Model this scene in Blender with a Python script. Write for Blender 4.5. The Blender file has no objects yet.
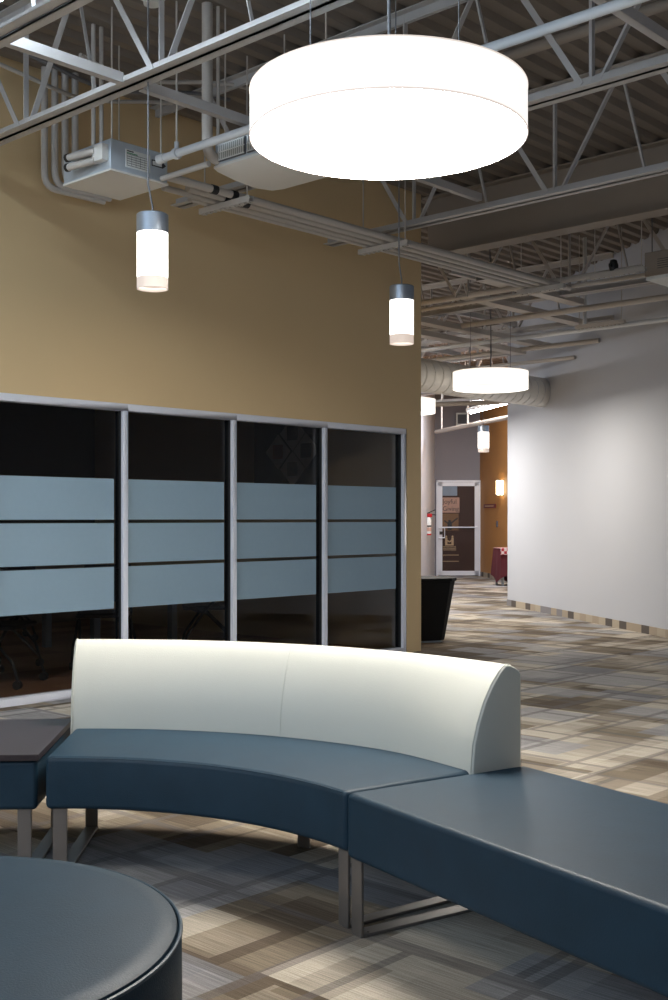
import bpy, bmesh, math, random
from mathutils import Vector, Matrix
random.seed(7)
SC = bpy.context.scene
COL = SC.collection
PI = math.pi
# ---------------------------------------------------------------- camera-plan frame -> building frame
CX, CY, H, F = -8.606, -7.031, 1.30, 1150.0
FW = (.7328, .6805); RT = (.6805, -.7328)
YAW = math.atan2(RT[1], RT[0])
def W(x, d, z=0.0):
    return Vector((CX + FW[0]*d + RT[0]*x, CY + FW[1]*d + RT[1]*x, z))
def PX(px, d):
    return (px-334)/F*d

# ---------------------------------------------------------------- materials
def new_mat(name):
    m = bpy.data.materials.new(name); m.use_nodes = True
    nt = m.node_tree; b = nt.nodes['Principled BSDF']
    return m, nt, b
def paint(name, col, rough=.6, metal=0, var=.06, scale=3, bump=0.0, bscale=60, spec=.5, coords='Object', ior=None):
    m, nt, b = new_mat(name)
    tc = nt.nodes.new('ShaderNodeTexCoord')
    n = nt.nodes.new('ShaderNodeTexNoise'); n.inputs['Scale'].default_value = scale; n.inputs['Detail'].default_value = 4
    nt.links.new(tc.outputs[coords], n.inputs['Vector'])
    r = nt.nodes.new('ShaderNodeMix'); r.data_type = 'RGBA'
    r.inputs[6].default_value = (*[c*(1-var) for c in col], 1); r.inputs[7].default_value = (*[min(1, c*(1+var)) for c in col], 1)
    nt.links.new(n.outputs['Fac'], r.inputs[0]); nt.links.new(r.outputs[2], b.inputs['Base Color'])
    b.inputs['Roughness'].default_value = rough; b.inputs['Metallic'].default_value = metal
    b.inputs['Specular IOR Level'].default_value = spec
    if bump:
        n2 = nt.nodes.new('ShaderNodeTexNoise'); n2.inputs['Scale'].default_value = bscale; n2.inputs['Detail'].default_value = 5
        nt.links.new(tc.outputs[coords], n2.inputs['Vector'])
        bp = nt.nodes.new('ShaderNodeBump'); bp.inputs['Strength'].default_value = bump; bp.inputs['Distance'].default_value = .01
        nt.links.new(n2.outputs['Fac'], bp.inputs['Height']); nt.links.new(bp.outputs['Normal'], b.inputs['Normal'])
    return m
def emit(name, col, st, base=(.9, .9, .88)):
    m, nt, b = new_mat(name)
    b.inputs['Base Color'].default_value = (*base, 1)
    b.inputs['Emission Color'].default_value = (*col, 1); b.inputs['Emission Strength'].default_value = st
    tc = nt.nodes.new('ShaderNodeTexCoord'); n = nt.nodes.new('ShaderNodeTexNoise'); n.inputs['Scale'].default_value = 40
    mp = nt.nodes.new('ShaderNodeMapRange'); mp.inputs['To Min'].default_value = .8; mp.inputs['To Max'].default_value = 1
    nt.links.new(tc.outputs['Object'], n.inputs['Vector']); nt.links.new(n.outputs['Fac'], mp.inputs['Value'])
    nt.links.new(mp.outputs['Result'], b.inputs['Roughness'])
    return m
M = {}
M['beige'] = paint('beige_wall_paint', (.70, .515, .285), .75, var=.03, scale=1.2, bump=.08, bscale=150)
M['white_wall'] = paint('white_wall_paint', (.50, .52, .57), .7, var=.02, scale=1.5, bump=.05, bscale=150)
M['grey_wall'] = paint('grey_wall_paint', (.26, .245, .27), .7, var=.03, bump=.05)
M['orange_wall'] = paint('ochre_wall_paint', (.43, .20, .055), .6, var=.05, bump=.05)
M['deck'] = paint('deck_paint', (.21, .175, .145), .75, var=.08, scale=2)
M['steel'] = paint('joist_paint', (.47, .45, .44), .45, var=.05, scale=8, bump=.05)
M['girder'] = paint('girder_paint', (.30, .25, .205), .6, var=.05, scale=4)
M['pipe'] = paint('pipe_paint', (.50, .46, .42), .45, var=.05, scale=10)
M['sprinkler'] = paint('sprinkler_paint', (.66, .68, .70), .35, var=.04, scale=10)
M['galv'] = paint('galvanised_sheet', (.52, .58, .64), .42, metal=.35, var=.10, scale=14)
M['duct'] = paint('duct_paint', (.72, .70, .66), .5, var=.03)
M['black_tape'] = paint('black_tape', (.012, .012, .013), .5)
M['alu'] = paint('white_aluminium', (.80, .82, .90), .35, metal=.15, var=.02)
M['alu_reflect'] = paint('alu_dark_reflection', (.02, .022, .025), .4)  # aluminium post sides coloured near black for the dark glass they reflect
M['film'] = paint('frosted_film', (.26, .37, .46), .5, var=.03, scale=30, bump=.03, bscale=300)
M['blue'] = paint('blue_leather', (.009, .030, .052), .50, var=.22, scale=9, bump=.10, bscale=220, spec=.28)
M['cream'] = paint('cream_leather', (.57, .57, .51), .5, var=.02, scale=5, bump=.06, bscale=200)
M['piping'] = paint('dark_blue_piping', (.02, .045, .07), .45)
M['cream_piping'] = paint('cream_piping', (.52, .52, .46), .5)
M['wenge'] = paint('wenge_laminate', (.030, .022, .026), .32, var=.15, scale=20, spec=.6)
M['sled'] = paint('brushed_steel', (.19, .175, .165), .36, metal=.6, var=.05, scale=30)
M['screw'] = paint('screw_steel', (.08, .08, .08), .4, metal=.8)
M['bin'] = paint('black_plastic', (.008, .008, .009), .7, var=.1, bump=.05, spec=.15)
M['cap'] = paint('brushed_cap', (.36, .40, .46), .36, metal=.7, var=.04, scale=20)
M['cord'] = paint('grey_cord', (.16, .16, .17), .5)
M['red'] = paint('red_enamel', (.45, .01, .015), .35)
M['label_white'] = paint('label_white', (.75, .77, .75), .5)
M['green'] = paint('green_print', (.03, .25, .10), .5)
M['ink'] = paint('dark_ink', (.03, .03, .035), .5)
M['maroon'] = paint('maroon_cloth', (.09, .008, .016), .8, var=.2, bump=.2, bscale=30)
M['maroon_sign'] = paint('maroon_sign', (.16, .015, .02), .5)
M['switch'] = paint('grey_switch', (.07, .08, .11), .4)
M['room'] = paint('room_paint', (.20, .17, .14), .8)
M['chair_black'] = paint('chair_black', (.02, .022, .026), .4)
M['chair_metal'] = paint('chair_metal', (.30, .36, .42), .35, metal=.6)
M['tan'] = paint('tan_print', (.55, .40, .25), .6)
M['poster'] = paint('poster_brown', (.05, .02, .014), .6, var=.2)
M['poster_sky'] = paint('poster_sky', (.30, .37, .48), .6, var=.3)
M['poster_pink'] = paint('poster_pink', (.55, .34, .27), .6, var=.2)
M['tan_dim'] = paint('poster_stripe', (.22, .12, .06), .6)
M['dark_art'] = paint('dark_artwork', (.05, .045, .045), .7)
M['quilt'] = paint('quilt_tile', (.42, .36, .33), .8)
M['quilt_red'] = paint('quilt_red', (.32, .10, .08), .8)
M['grille_dark'] = paint('grille_dark', (.10, .10, .11), .6)
M['drum'] = emit('drum_shade_light', (1, .95, .89), 1.05, (.5, .5, .48))
M['drum_low'] = emit('drum_diffuser_light', (1, .94, .85), 50.0)
M['drum_fill'] = emit('fill_drum_diffuser', (1, .93, .82), 12.0)
M['drum_rim'] = emit('drum_rim_light', (1, .88, .80), .70, (.4, .37, .34))
M['drum_far'] = emit('far_drum_light', (1, .92, .80), 1.15)
M['drum_far_low'] = emit('far_drum_diffuser', (1, .94, .84), 2.2)
M['cyl'] = emit('cylinder_light', (1, .93, .84), 4.0)
M['cyl_low'] = emit('cylinder_lower_glass', (1, .80, .68), .58, (.3, .28, .26))
M['sconce'] = emit('sconce_light', (1, .80, .45), 14)
M['tube'] = emit('tube_light', (.74, .88, 1), 28)
M['tube_far'] = emit('corridor_tube_light', (.97, .97, 1), 45)

def glass_mat(name, tint=.72, ior=1.5):
    m = bpy.data.materials.new(name); m.use_nodes = True; nt = m.node_tree; nt.nodes.clear()
    o = nt.nodes.new('ShaderNodeOutputMaterial'); mx = nt.nodes.new('ShaderNodeMixShader')
    t = nt.nodes.new('ShaderNodeBsdfTransparent'); t.inputs[0].default_value = (tint, tint, tint, 1)
    g = nt.nodes.new('ShaderNodeBsdfGlossy'); g.inputs['Roughness'].default_value = .02; g.inputs[0].default_value = (.8, .8, .8, 1)
    f = nt.nodes.new('ShaderNodeFresnel'); f.inputs[0].default_value = ior
    nt.links.new(f.outputs[0], mx.inputs[0]); nt.links.new(t.outputs[0], mx.inputs[1]); nt.links.new(g.outputs[0], mx.inputs[2])
    nt.links.new(mx.outputs[0], o.inputs[0])
    return m
M['glass'] = glass_mat('clear_glass', .78, 1.27)
M['door_glass'] = glass_mat('door_glass', .95, 1.15)

def math_node(nt, op, a, b=None, c=None):
    n = nt.nodes.new('ShaderNodeMath'); n.operation = op
    for i, v in enumerate((a, b, c)):
        if v is None: continue
        if isinstance(v, (int, float)): n.inputs[i].default_value = v
        else: nt.links.new(v, n.inputs[i])
    return n.outputs[0]
def carpet():
    m, nt, b = new_mat('plaid_carpet')
    tc = nt.nodes.new('ShaderNodeTexCoord')
    def brick(rot, off, w, h, mort=0.0, offset=.5, freq=2, sq=1.0):
        mp = nt.nodes.new('ShaderNodeMapping'); mp.inputs['Location'].default_value = off; mp.inputs['Rotation'].default_value = (0, 0, rot)
        nt.links.new(tc.outputs['Object'], mp.inputs['Vector'])
        t = nt.nodes.new('ShaderNodeTexBrick')
        t.inputs['Scale'].default_value = 1; t.inputs['Brick Width'].default_value = w; t.inputs['Row Height'].default_value = h
        t.inputs['Mortar Size'].default_value = mort; t.inputs['Mortar Smooth'].default_value = 0; t.inputs['Bias'].default_value = 0
        t.offset = offset; t.offset_frequency = freq; t.squash = sq
        t.inputs['Color1'].default_value = (0, 0, 0, 1); t.inputs['Color2'].default_value = (1, 1, 1, 1); t.inputs['Mortar'].default_value = (.5, .5, .5, 1)
        nt.links.new(mp.outputs[0], t.inputs['Vector'])
        bw = nt.nodes.new('ShaderNodeRGBToBW'); nt.links.new(t.outputs['Color'], bw.inputs[0])
        return bw.outputs[0], t.outputs['Fac']
    a, _ = brick(0, (.1, .2, 0), .52, .74, offset=.37)
    c, _ = brick(PI/2, (.33, .07, 0), .46, .30, offset=.61, freq=3)
    d, _ = brick(0, (.71, .43, 0), .95, .24, offset=.43)
    e, _ = brick(PI/2, (.5, .9, 0), 1.15, .17, offset=.29, freq=3)
    g, _ = brick(0, (.27, .13, 0), .36, .50, offset=.5)
    _, l1 = brick(0, (.25, .31, 0), .88, .62, .022, offset=.41)
    _, l2 = brick(PI/2, (.05, .11, 0), 1.05, .83, .018, offset=.33)
    v = math_node(nt, 'MULTIPLY', a, .34)
    v = math_node(nt, 'MULTIPLY_ADD', c, .26, v)
    v = math_node(nt, 'MULTIPLY_ADD', d, .24, v)
    v = math_node(nt, 'MULTIPLY_ADD', e, .16, v)
    ramp = nt.nodes.new('ShaderNodeValToRGB'); el = ramp.color_ramp.elements
    stops = [(.0, (.060, .045, .034)), (.30, (.105, .082, .060)), (.42, (.19, .155, .115)), (.52, (.28, .245, .20)), (.63, (.42, .375, .315)), (1, (.51, .465, .39))]
    el[0].position = 0; el[0].color = (*stops[0][1], 1); el[1].position = 1; el[1].color = (*stops[-1][1], 1)
    for p, cc in stops[1:-1]:
        x = el.new(p); x.color = (*cc, 1)
    nt.links.new(v, ramp.inputs[0])
    # grey blue patches
    gb = nt.nodes.new('ShaderNodeMix'); gb.data_type = 'RGBA'; gb.inputs[7].default_value = (.25, .26, .29, 1)
    gm = math_node(nt, 'GREATER_THAN', g, .66); gm = math_node(nt, 'MULTIPLY', gm, .6)
    nt.links.new(gm, gb.inputs[0]); nt.links.new(ramp.outputs[0], gb.inputs[6])
    ln = nt.nodes.new('ShaderNodeMix'); ln.data_type = 'RGBA'; ln.inputs[7].default_value = (.115, .105, .105, 1)
    lf = math_node(nt, 'MAXIMUM', l1, l2); lf = math_node(nt, 'MULTIPLY', lf, .55)
    nt.links.new(lf, ln.inputs[0]); nt.links.new(gb.outputs[2], ln.inputs[6])
    # pile streaks
    def streak(sx, sy, sc):
        mp = nt.nodes.new('ShaderNodeMapping'); mp.inputs['Scale'].default_value = (sx, sy, 1)
        nt.links.new(tc.outputs['Object'], mp.inputs['Vector'])
        n = nt.nodes.new('ShaderNodeTexNoise'); n.inputs['Scale'].default_value = sc; n.inputs['Detail'].default_value = 3
        nt.links.new(mp.outputs[0], n.inputs['Vector']); return n.outputs['Fac']
    s1 = streak(110, 3, 1.5); s2 = streak(30, 24, 10)
    s = math_node(nt, 'MULTIPLY_ADD', s1, 1.3, .0); s = math_node(nt, 'MULTIPLY_ADD', s2, .8, math_node(nt, 'ADD', s, -.05))
    mul = nt.nodes.new('ShaderNodeMix'); mul.data_type = 'RGBA'; mul.blend_type = 'MULTIPLY'; mul.inputs[0].default_value = 1
    cb = nt.nodes.new('ShaderNodeCombineColor')
    for i in range(3): nt.links.new(s, cb.inputs[i])
    nt.links.new(ln.outputs[2], mul.inputs[6]); nt.links.new(cb.outputs[0], mul.inputs[7])
    nt.links.new(mul.outputs[2], b.inputs['Base Color'])
    b.inputs['Roughness'].default_value = .95; b.inputs['Specular IOR Level'].default_value = .15
    bp = nt.nodes.new('ShaderNodeBump'); bp.inputs['Strength'].default_value = .35; bp.inputs['Distance'].default_value = .004
    nt.links.new(s1, bp.inputs['Height']); nt.links.new(bp.outputs[0], b.inputs['Normal'])
    return m
M['carpet'] = carpet()
def baseboard_mat():
    m, nt, b = new_mat('carpet_baseboard')
    tc = nt.nodes.new('ShaderNodeTexCoord'); sp = nt.nodes.new('ShaderNodeSeparateXYZ'); nt.links.new(tc.outputs['Object'], sp.inputs[0])
    q = math_node(nt, 'FLOOR', math_node(nt, 'MULTIPLY', sp.outputs['X'], 5.5))
    wn = nt.nodes.new('ShaderNodeTexWhiteNoise'); wn.noise_dimensions = '1D'; nt.links.new(q, wn.inputs['W'])
    ramp = nt.nodes.new('ShaderNodeValToRGB'); ramp.color_ramp.interpolation = 'CONSTANT'; el = ramp.color_ramp.elements
    el[0].color = (.10, .085, .075, 1); el[1].position = .25; el[1].color = (.36, .30, .23, 1)
    x = el.new(.55); x.color = (.22, .21, .22, 1); x = el.new(.75); x.color = (.42, .36, .28, 1)
    nt.links.new(wn.outputs[0], ramp.inputs[0]); nt.links.new(ramp.outputs[0], b.inputs['Base Color']); b.inputs['Roughness'].default_value = .95
    return m
M['baseboard'] = baseboard_mat()
def wood_floor():
    m, nt, b = new_mat('brown_carpet_tiles')
    tc = nt.nodes.new('ShaderNodeTexCoord'); t = nt.nodes.new('ShaderNodeTexBrick')
    t.inputs['Scale'].default_value = 1; t.inputs['Brick Width'].default_value = .9; t.inputs['Row Height'].default_value = .3; t.inputs['Mortar Size'].default_value = 0
    t.inputs['Color1'].default_value = (.30, .14, .075, 1); t.inputs['Color2'].default_value = (.48, .26, .15, 1)
    nt.links.new(tc.outputs['Object'], t.inputs['Vector']); nt.links.new(t.outputs['Color'], b.inputs['Base Color']); b.inputs['Roughness'].default_value = .8
    return m
M['room_floor'] = wood_floor()
def checker_cloth():
    m, nt, b = new_mat('plaid_runner')
    tc = nt.nodes.new('ShaderNodeTexCoord'); t = nt.nodes.new('ShaderNodeTexChecker'); t.inputs['Scale'].default_value = 18
    t.inputs['Color1'].default_value = (.45, .03, .05, 1); t.inputs['Color2'].default_value = (.7, .65, .65, 1)
    nt.links.new(tc.outputs['Object'], t.inputs['Vector']); nt.links.new(t.outputs['Color'], b.inputs['Base Color']); b.inputs['Roughness'].default_value = .9
    return m
M['runner'] = checker_cloth()

# ---------------------------------------------------------------- mesh helpers
class MB:
    def __init__(s): s.v = []; s.f = []; s.smooth = []
    def add(s, vs, fs, sm=False):
        o = len(s.v); s.v += [Vector(v) for v in vs]
        for f in fs: s.f.append([i+o for i in f]); s.smooth.append(sm)
        return s
    def box(s, x0, x1, y0, y1, z0, z1):
        return s.obox((0, 0, 0), (1, 0, 0), (0, 1, 0), x0, x1, y0, y1, z0, z1)
    def obox(s, o, u, v, x0, x1, y0, y1, z0, z1):
        o = Vector(o); u = Vector(u); v = Vector(v); w = u.cross(v)
        vs = [o+u*x+v*y+w*z for z in (z0, z1) for (x, y) in ((x0, y0), (x1, y0), (x1, y1), (x0, y1))]
        return s.add(vs, [(3, 2, 1, 0), (4, 5, 6, 7), (0, 1, 5, 4), (1, 2, 6, 5), (2, 3, 7, 6), (3, 0, 4, 7)])
    def bar(s, a, b, w, h=None):
        h = h or w; a = Vector(a); b = Vector(b); d = (b-a); L = d.length; d.normalize()
        up = Vector((0, 0, 1)) if abs(d.z) < .95 else Vector((1, 0, 0))
        r = d.cross(up).normalized(); n = r.cross(d).normalized()
        return s.obox(a, d, r, 0, L, -w/2, w/2, -h/2, h/2) if False else s._bar(a, b, r, n, w, h)
    def _bar(s, a, b, r, n, w, h):
        c = [(-w/2, -h/2), (w/2, -h/2), (w/2, h/2), (-w/2, h/2)]
        vs = [a+r*x+n*y for x, y in c]+[b+r*x+n*y for x, y in c]
        return s.add(vs, [(0, 1, 2, 3), (7, 6, 5, 4), (0, 4, 5, 1), (1, 5, 6, 2), (2, 6, 7, 3), (3, 7, 4, 0)])
    def angle(s, a, b, w=.03, th=.006):
        # L-shaped steel angle between two points
        a = Vector(a); b = Vector(b); d = (b-a).normalized()
        up = Vector((0, 0, 1)) if abs(d.z) < .95 else Vector((0, 1, 0))
        r = d.cross(up).normalized(); n = r.cross(d).normalized()
        prof = [(0, 0), (w, 0), (w, th), (th, th), (th, w), (0, w)]
        vs = [a+r*(x-w/2)+n*(y-w/2) for x, y in prof]+[b+r*(x-w/2)+n*(y-w/2) for x, y in prof]
        k = 6
        return s.add(vs, [tuple(range(k))[::-1], tuple(range(k, 2*k))]+[(i, (i+1) % k, k+(i+1) % k, k+i) for i in range(k)])
    def tube(s, pts, r, n=12, caps=True):
        pts = [Vector(p) for p in pts]; rings = []
        prev = None
        for i, p in enumerate(pts):
            if i == 0: d = pts[1]-p
            elif i == len(pts)-1: d = p-pts[i-1]
            else: d = (pts[i+1]-p).normalized()+(p-pts[i-1]).normalized()
            d.normalize()
            if prev is None:
                up = Vector((0, 0, 1)) if abs(d.z) < .9 else Vector((1, 0, 0))
                a = d.cross(up).normalized()
            else:
                a = (prev-d*prev.dot(d)).normalized()
            prev = a; b = d.cross(a)
            rings.append([p+a*math.cos(t)*r+b*math.sin(t)*r for t in (2*PI*j/n for j in range(n))])
        vs = [v for rr in rings for v in rr]
        fs = [(i*n+j, i*n+(j+1) % n, (i+1)*n+(j+1) % n, (i+1)*n+j) for i in range(len(pts)-1) for j in range(n)]
        s.add(vs, fs, True)
        if caps: s.add(rings[0], [tuple(range(n))[::-1]]); s.add(rings[-1], [tuple(range(n))])
        return s
    def lathe(s, prof, n=48, c=(0, 0), capb=True, capt=True, sm=True):
        vs = [(c[0]+r*math.cos(2*PI*j/n), c[1]+r*math.sin(2*PI*j/n), z) for r, z in prof for j in range(n)]
        fs = [(i*n+j, i*n+(j+1) % n, (i+1)*n+(j+1) % n, (i+1)*n+j) for i in range(len(prof)-1) for j in range(n)]
        s.add(vs, fs, sm)
        if capb: s.add(vs[:n], [tuple(range(n))[::-1]])
        if capt: s.add(vs[-n:], [tuple(range(n))])
        return s
    def prism(s, poly, z0, z1):
        n = len(poly)
        return s.add([(x, y, z0) for x, y in poly]+[(x, y, z1) for x, y in poly],
                     [tuple(range(n))[::-1], tuple(range(n, 2*n))]+[(i, (i+1) % n, n+(i+1) % n, n+i) for i in range(n)])
    def build(s, name, m, parent=None, bevel=0, seg=3, loc=None):
        me = bpy.data.meshes.new(name); me.from_pydata([tuple(v) for v in s.v], [], s.f); 
        me.polygons.foreach_set('use_smooth', s.smooth)
        bm = bmesh.new(); bm.from_mesh(me); bmesh.ops.remove_doubles(bm, verts=bm.verts, dist=1e-5)
        bmesh.ops.recalc_face_normals(bm, faces=bm.faces); bm.to_mesh(me); bm.free()
        me.materials.append(m if not isinstance(m, str) else M[m])
        if any(s.smooth): me.set_sharp_from_angle(angle=.7)
        o = bpy.data.objects.new(name, me); COL.objects.link(o)
        if parent: o.parent = parent
        if loc is not None: o.location = loc
        if bevel:
            md = o.modifiers.new('bevel', 'BEVEL'); md.width = bevel; md.segments = seg; md.limit_method = 'ANGLE'; md.angle_limit = .6
            me.polygons.foreach_set('use_smooth', [True]*len(me.polygons))
            wn = o.modifiers.new('wn', 'WEIGHTED_NORMAL'); wn.keep_sharp = True
        return o
def thing(name, label, cat, loc=(0, 0, 0), rz=0, group=None):
    o = bpy.data.objects.new(name, None); COL.objects.link(o); o.empty_display_size = .1
    o.location = loc; o.rotation_euler = (0, 0, rz); o['label'] = label; o['category'] = cat
    if group: o['group'] = group
    return o
def tag(o, label, cat, group=None, kind=None):
    o['label'] = label; o['category'] = cat
    if group: o['group'] = group
    if kind: o['kind'] = kind
    return o
def struct(o): o['kind'] = 'structure'; return o

# ================================================================ THE SHELL
DZ = 4.44       # underside of deck
struct(MB().box(-11.6, 15, -9.3, 10.5, -.1, 0).build('floor', 'carpet'))
# ribbed deck: ribs run along X
mb = MB(); prof = []
y = -9.3
while y < 10.5:
    prof += [(y, DZ), (y+.07, DZ), (y+.10, DZ+.04), (y+.15, DZ+.04)]; y += .18
    prof[-1] = (y-.03, DZ+.04)
prof.append((y, DZ))
n = len(prof)
vs = [(-11.6, a, z) for a, z in prof]+[(15, a, z) for a, z in prof]
mb.add(vs, [(i, i+1, n+i+1, n+i) for i in range(n-1)])
mb.box(-11.6, 15, -9.3, 10.5, DZ+.06, DZ+.12)
struct(mb.build('ceiling', 'deck'))
# wall with the glazing (the room side is Y=0)
GX = [-4.44-.025, -3.343, -2.243, -1.152, -.046]
GT = 2.16
mb = MB()
mb.box(-11.6, -5.55, 0, .14, 0, DZ+.05)
mb.box(-5.55, .217, 0, .14, GT, DZ+.05)
mb.box(.0, .217, 0, .14, 0, GT)
mb.box(.077, .217, .14, 6.0, 0, DZ+.05)
struct(mb.build('wall_left', 'beige'))
# glazing: five window bays
xs = [-5.54, GX[0]+.025, GX[1], GX[2], GX[3], GX[4]]
MW = .045
for i in range(5):
    a, b = xs[i], xs[i+1]
    fr = MB()
    x0 = a+(MW/2 if i else 0); x1 = b-MW/2
    # white front profile of the frame (the post at the right side belongs to this bay)
    fr.box(b-MW/2, b+MW/2, -.012, .02, 0, GT-.055)
    fr.box(x0-(MW if i == 0 else 0), b+MW/2, -.012, .09, GT-.055, GT-.002)
    fr.box(x0, x1, -.012, .09, 0, .055)
    if i == 0: fr.box(a-.001, a+.03, -.012, .09, .055, GT-.055)
    w = fr.build('window_%d' % (i+1), 'alu', bevel=.002, seg=1); struct(w)
    MB().box(b-MW/2+.001, b+MW/2-.001, .02, .09, .055, GT-.055).build('window_post_core', 'alu_reflect', w)
    MB().box(x0, x1, .05, .058, .055, GT-.055).build('glass_pane', 'glass', w)
    for z0, z1 in ((.622, .934), (.961, 1.262), (1.288, 1.594)):
        MB().box(x0+.004, x1-.045, .046, .0495, z0, z1).build('frosted_band', 'film', w)
# conference room behind the glass
mb = MB(); mb.box(-7.5, .077, .14, 5.2, .0, .006); struct(mb.build('floor_conference', 'room_floor'))
mb = MB(); mb.box(-7.6, .077, 5.2, 5.3, 0, 2.75); struct(mb.build('wall_conference_back', 'room'))
mb = MB(); mb.box(-7.6, -7.5, .14, 5.2, 0, 2.75); struct(mb.build('wall_conference_side', 'room'))
mb = MB(); mb.box(-7.6, .077, .14, 5.3, 2.75, 2.85); struct(mb.build('ceiling_conference', 'room'))
# white diagonal wall on the right
RA = Vector((5.69, 2.72, 0)); RD = Vector((-.567, -.8236, 0)).normalized(); RN = Vector((RD.y, -RD.x, 0))   # RN points into the corridor side
if RN.x > 0: RN = -RN
L = 12.9
mb = MB(); mb.obox(RA, RD, -RN, 0, L, 0, .16, -(DZ+.05), 0) if RD.cross(-RN).z < 0 else mb.obox(RA, RD, -RN, 0, L, 0, .16, 0, DZ+.05)
struct(mb.build('wall_right', 'white_wall'))
def wall_strip(name, p, q, z0, z1, th, m, side):
    # vertical slab whose visible face runs p->q, thickness to 'side'
    p = Vector((p[0], p[1], 0)); q = Vector((q[0], q[1], 0)); d = (q-p); Ln = d.length
    o = bpy.data.objects
    ang = math.atan2(d.y, d.x)
    mb = MB(); mb.box(0, Ln, min(0, side*th), max(0, side*th), z0, z1)
    ob = mb.build(name, m); ob.location = p; ob.rotation_euler = (0, 0, ang); return ob
e = RA+RD*L
struct(wall_strip('baseboard_right', (RA.x, RA.y), (e.x, e.y), 0, .09, .012, 'baseboard', -1 if RN.dot(Vector((RD.y, -RD.x, 0))) > 0 else 1))
# far walls
pG0 = W(PX(435, 25.8), 25.8); pG1 = W(PX(480, 25.8), 25.8); pO = W(PX(509, 23.4), 23.4)
dO = (pO-pG1); pO2 = pG1+dO*2.6
pL = W(PX(421, 22), 22); dL = pL-pG0; pL2 = pG0+dL*1.9
struct(wall_strip('wall_back_grey', pG0, pG1+(pG1-pG0)*.0, 0, DZ+.05, .15, 'grey_wall', 1))
struct(wall_strip('wall_back_ochre', pG1, pO2, 0, DZ+.05, .15, 'orange_wall', 1))
struct(wall_strip('baseboard_back', pG1, pO2, 0, .10, .012, 'baseboard', -1))
struct(wall_strip('wall_corridor', pL2, pG0, 0, DZ+.05, .15, 'white_wall', 1))
# outer walls behind the camera, with the daylight opening in the rear wall
mb = MB(); mb.box(-11.6, 0, -9.4, -9.3, 0, DZ+.05); struct(mb.build('wall_front', 'white_wall'))
mb = MB(); mb.box(-11.7, -11.6, -9.3, .14, 0, 2.0); mb.box(-11.7, -11.6, -9.3, .14, 4.2, DZ+.05)
mb.box(-11.7, -11.6, -9.3, -7.4, 2.0, 4.2); mb.box(-11.7, -11.6, -.7, .14, 2.0, 4.2)
struct(mb.build('wall_rear', 'beige'))
mb = MB()
for k in range(5):
    yy = -7.4+k*6.7/4; mb.box(-11.68, -11.62, yy-.03, yy+.03, 2.0, 4.2)
for zz in (2.03, 4.17): mb.box(-11.68, -11.62, -7.4, -.7, zz-.03, zz+.03)
w = struct(mb.build('window_6', 'alu'))

# ================================================================ ROOF STEEL
def chord(mb, X, y0, y1, z, up=1):
    # pair of back to back angles; flange at z
    for s in (-1, 1):
        a, b = sorted((X+s*.006, X+s*.065)); mb.box(a, b, y0, y1, z, z+.007)
        a, b = sorted((X+s*.006, X+s*.014)); mb.box(a, b, y0, y1, z if up > 0 else z-.055, z+(.06 if up > 0 else .007))
def joist(X, y0, y1, label, phase=-.845, zb=3.64, zt=4.43, big=True, g='open web roof joists over the lounge'):
    t = thing('roof_joist', label, 'roof joist', (X, y1, zb), 0, g)
    L = Vector((-X, -y1, -zb))
    def P(mb, n, m='steel'):
        for v in mb.v: v += L
        return mb.build(n, m, t)
    mb = MB(); chord(mb, X, y0, y1-.25, zb, 1); P(mb, 'bottom_chord')
    mb = MB(); chord(mb, X, y0, y1, zt, -1); P(mb, 'top_chord')
    yb = phase
    while yb > y1-.3: yb -= 1.315
    first = True
    while yb+1.315 < y1-.25: yb += 1.315
    top = min(yb+.75, y1-.02)
    while yb > y0+.3:
        zc = zb+.03
        P(MB().angle((X, yb, zc), (X, yb, zt), .034), 'web_member')
        hi = min(yb+.52, y1-.03); lo = yb-.52
        P(MB().angle((X-.002, yb+.05, zc), (X-.002, hi, zt-.02), .036), 'web_member')
        if lo > y0: P(MB().angle((X+.002, yb-.05, zc), (X+.002, lo, zt-.02), .036), 'web_member')
        if yb-1.315 > y0: P(MB().angle((X+.004, yb-.72, zc), (X+.004, yb-.54, zt-.03), .022), 'web_member')
        yb -= 1.315
    return t
joist(-5.60, -9.28, -.02, 'pale steel roof joist cut off by the top left corner', phase=-2.9)
joist(-4.73, -9.28, -.02, 'bright grey roof joist crossing the upper left above the silver pendant', phase=-.845, zb=3.68)
joist(-3.06, -9.28, -.02, 'grey roof joist whose lower chord passes right behind the big drum lamp', phase=-1.16)
joist(-1.394, -7.4, -.02, 'brown-grey roof joist directly in front of the deep girder', phase=-1.2)
gf = 'open web roof joists beyond the girder'
joist(1.95, -2.6, 9.3, 'first pale roof joist beyond the deep girder', phase=-.6, g=gf)
joist(3.60, -.2, 9.3, 'second pale roof joist beyond the deep girder', phase=-.1, g=gf)
joist(5.25, 2.2, 9.3, 'third pale roof joist beyond the girder, over the spiral duct end', phase=.2, g=gf)
joist(6.95, 3.0, 9.3, 'fourth roof joist beyond the girder, deep in the corridor', phase=.4, g=gf)
joist(8.6, 3.5, 9.3, 'farthest roof joist, over the corridor end', phase=.4, g=gf)
# the deep girder
g = thing('roof_girder', 'deep brown-beige steel girder across the upper right behind the joists', 'girder', (.33, -2.5, 3.86))
MB().box(-.008, .008, -2.55, 2.5, .012, .57).build('web_plate', 'girder', g)
MB().box(-.10, .10, -2.55, 2.5, 0, .012).build('bottom_flange', 'girder', g)
MB().box(-.10, .10, -2.55, 2.5, .56, .575).build('top_flange', 'girder', g)
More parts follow.
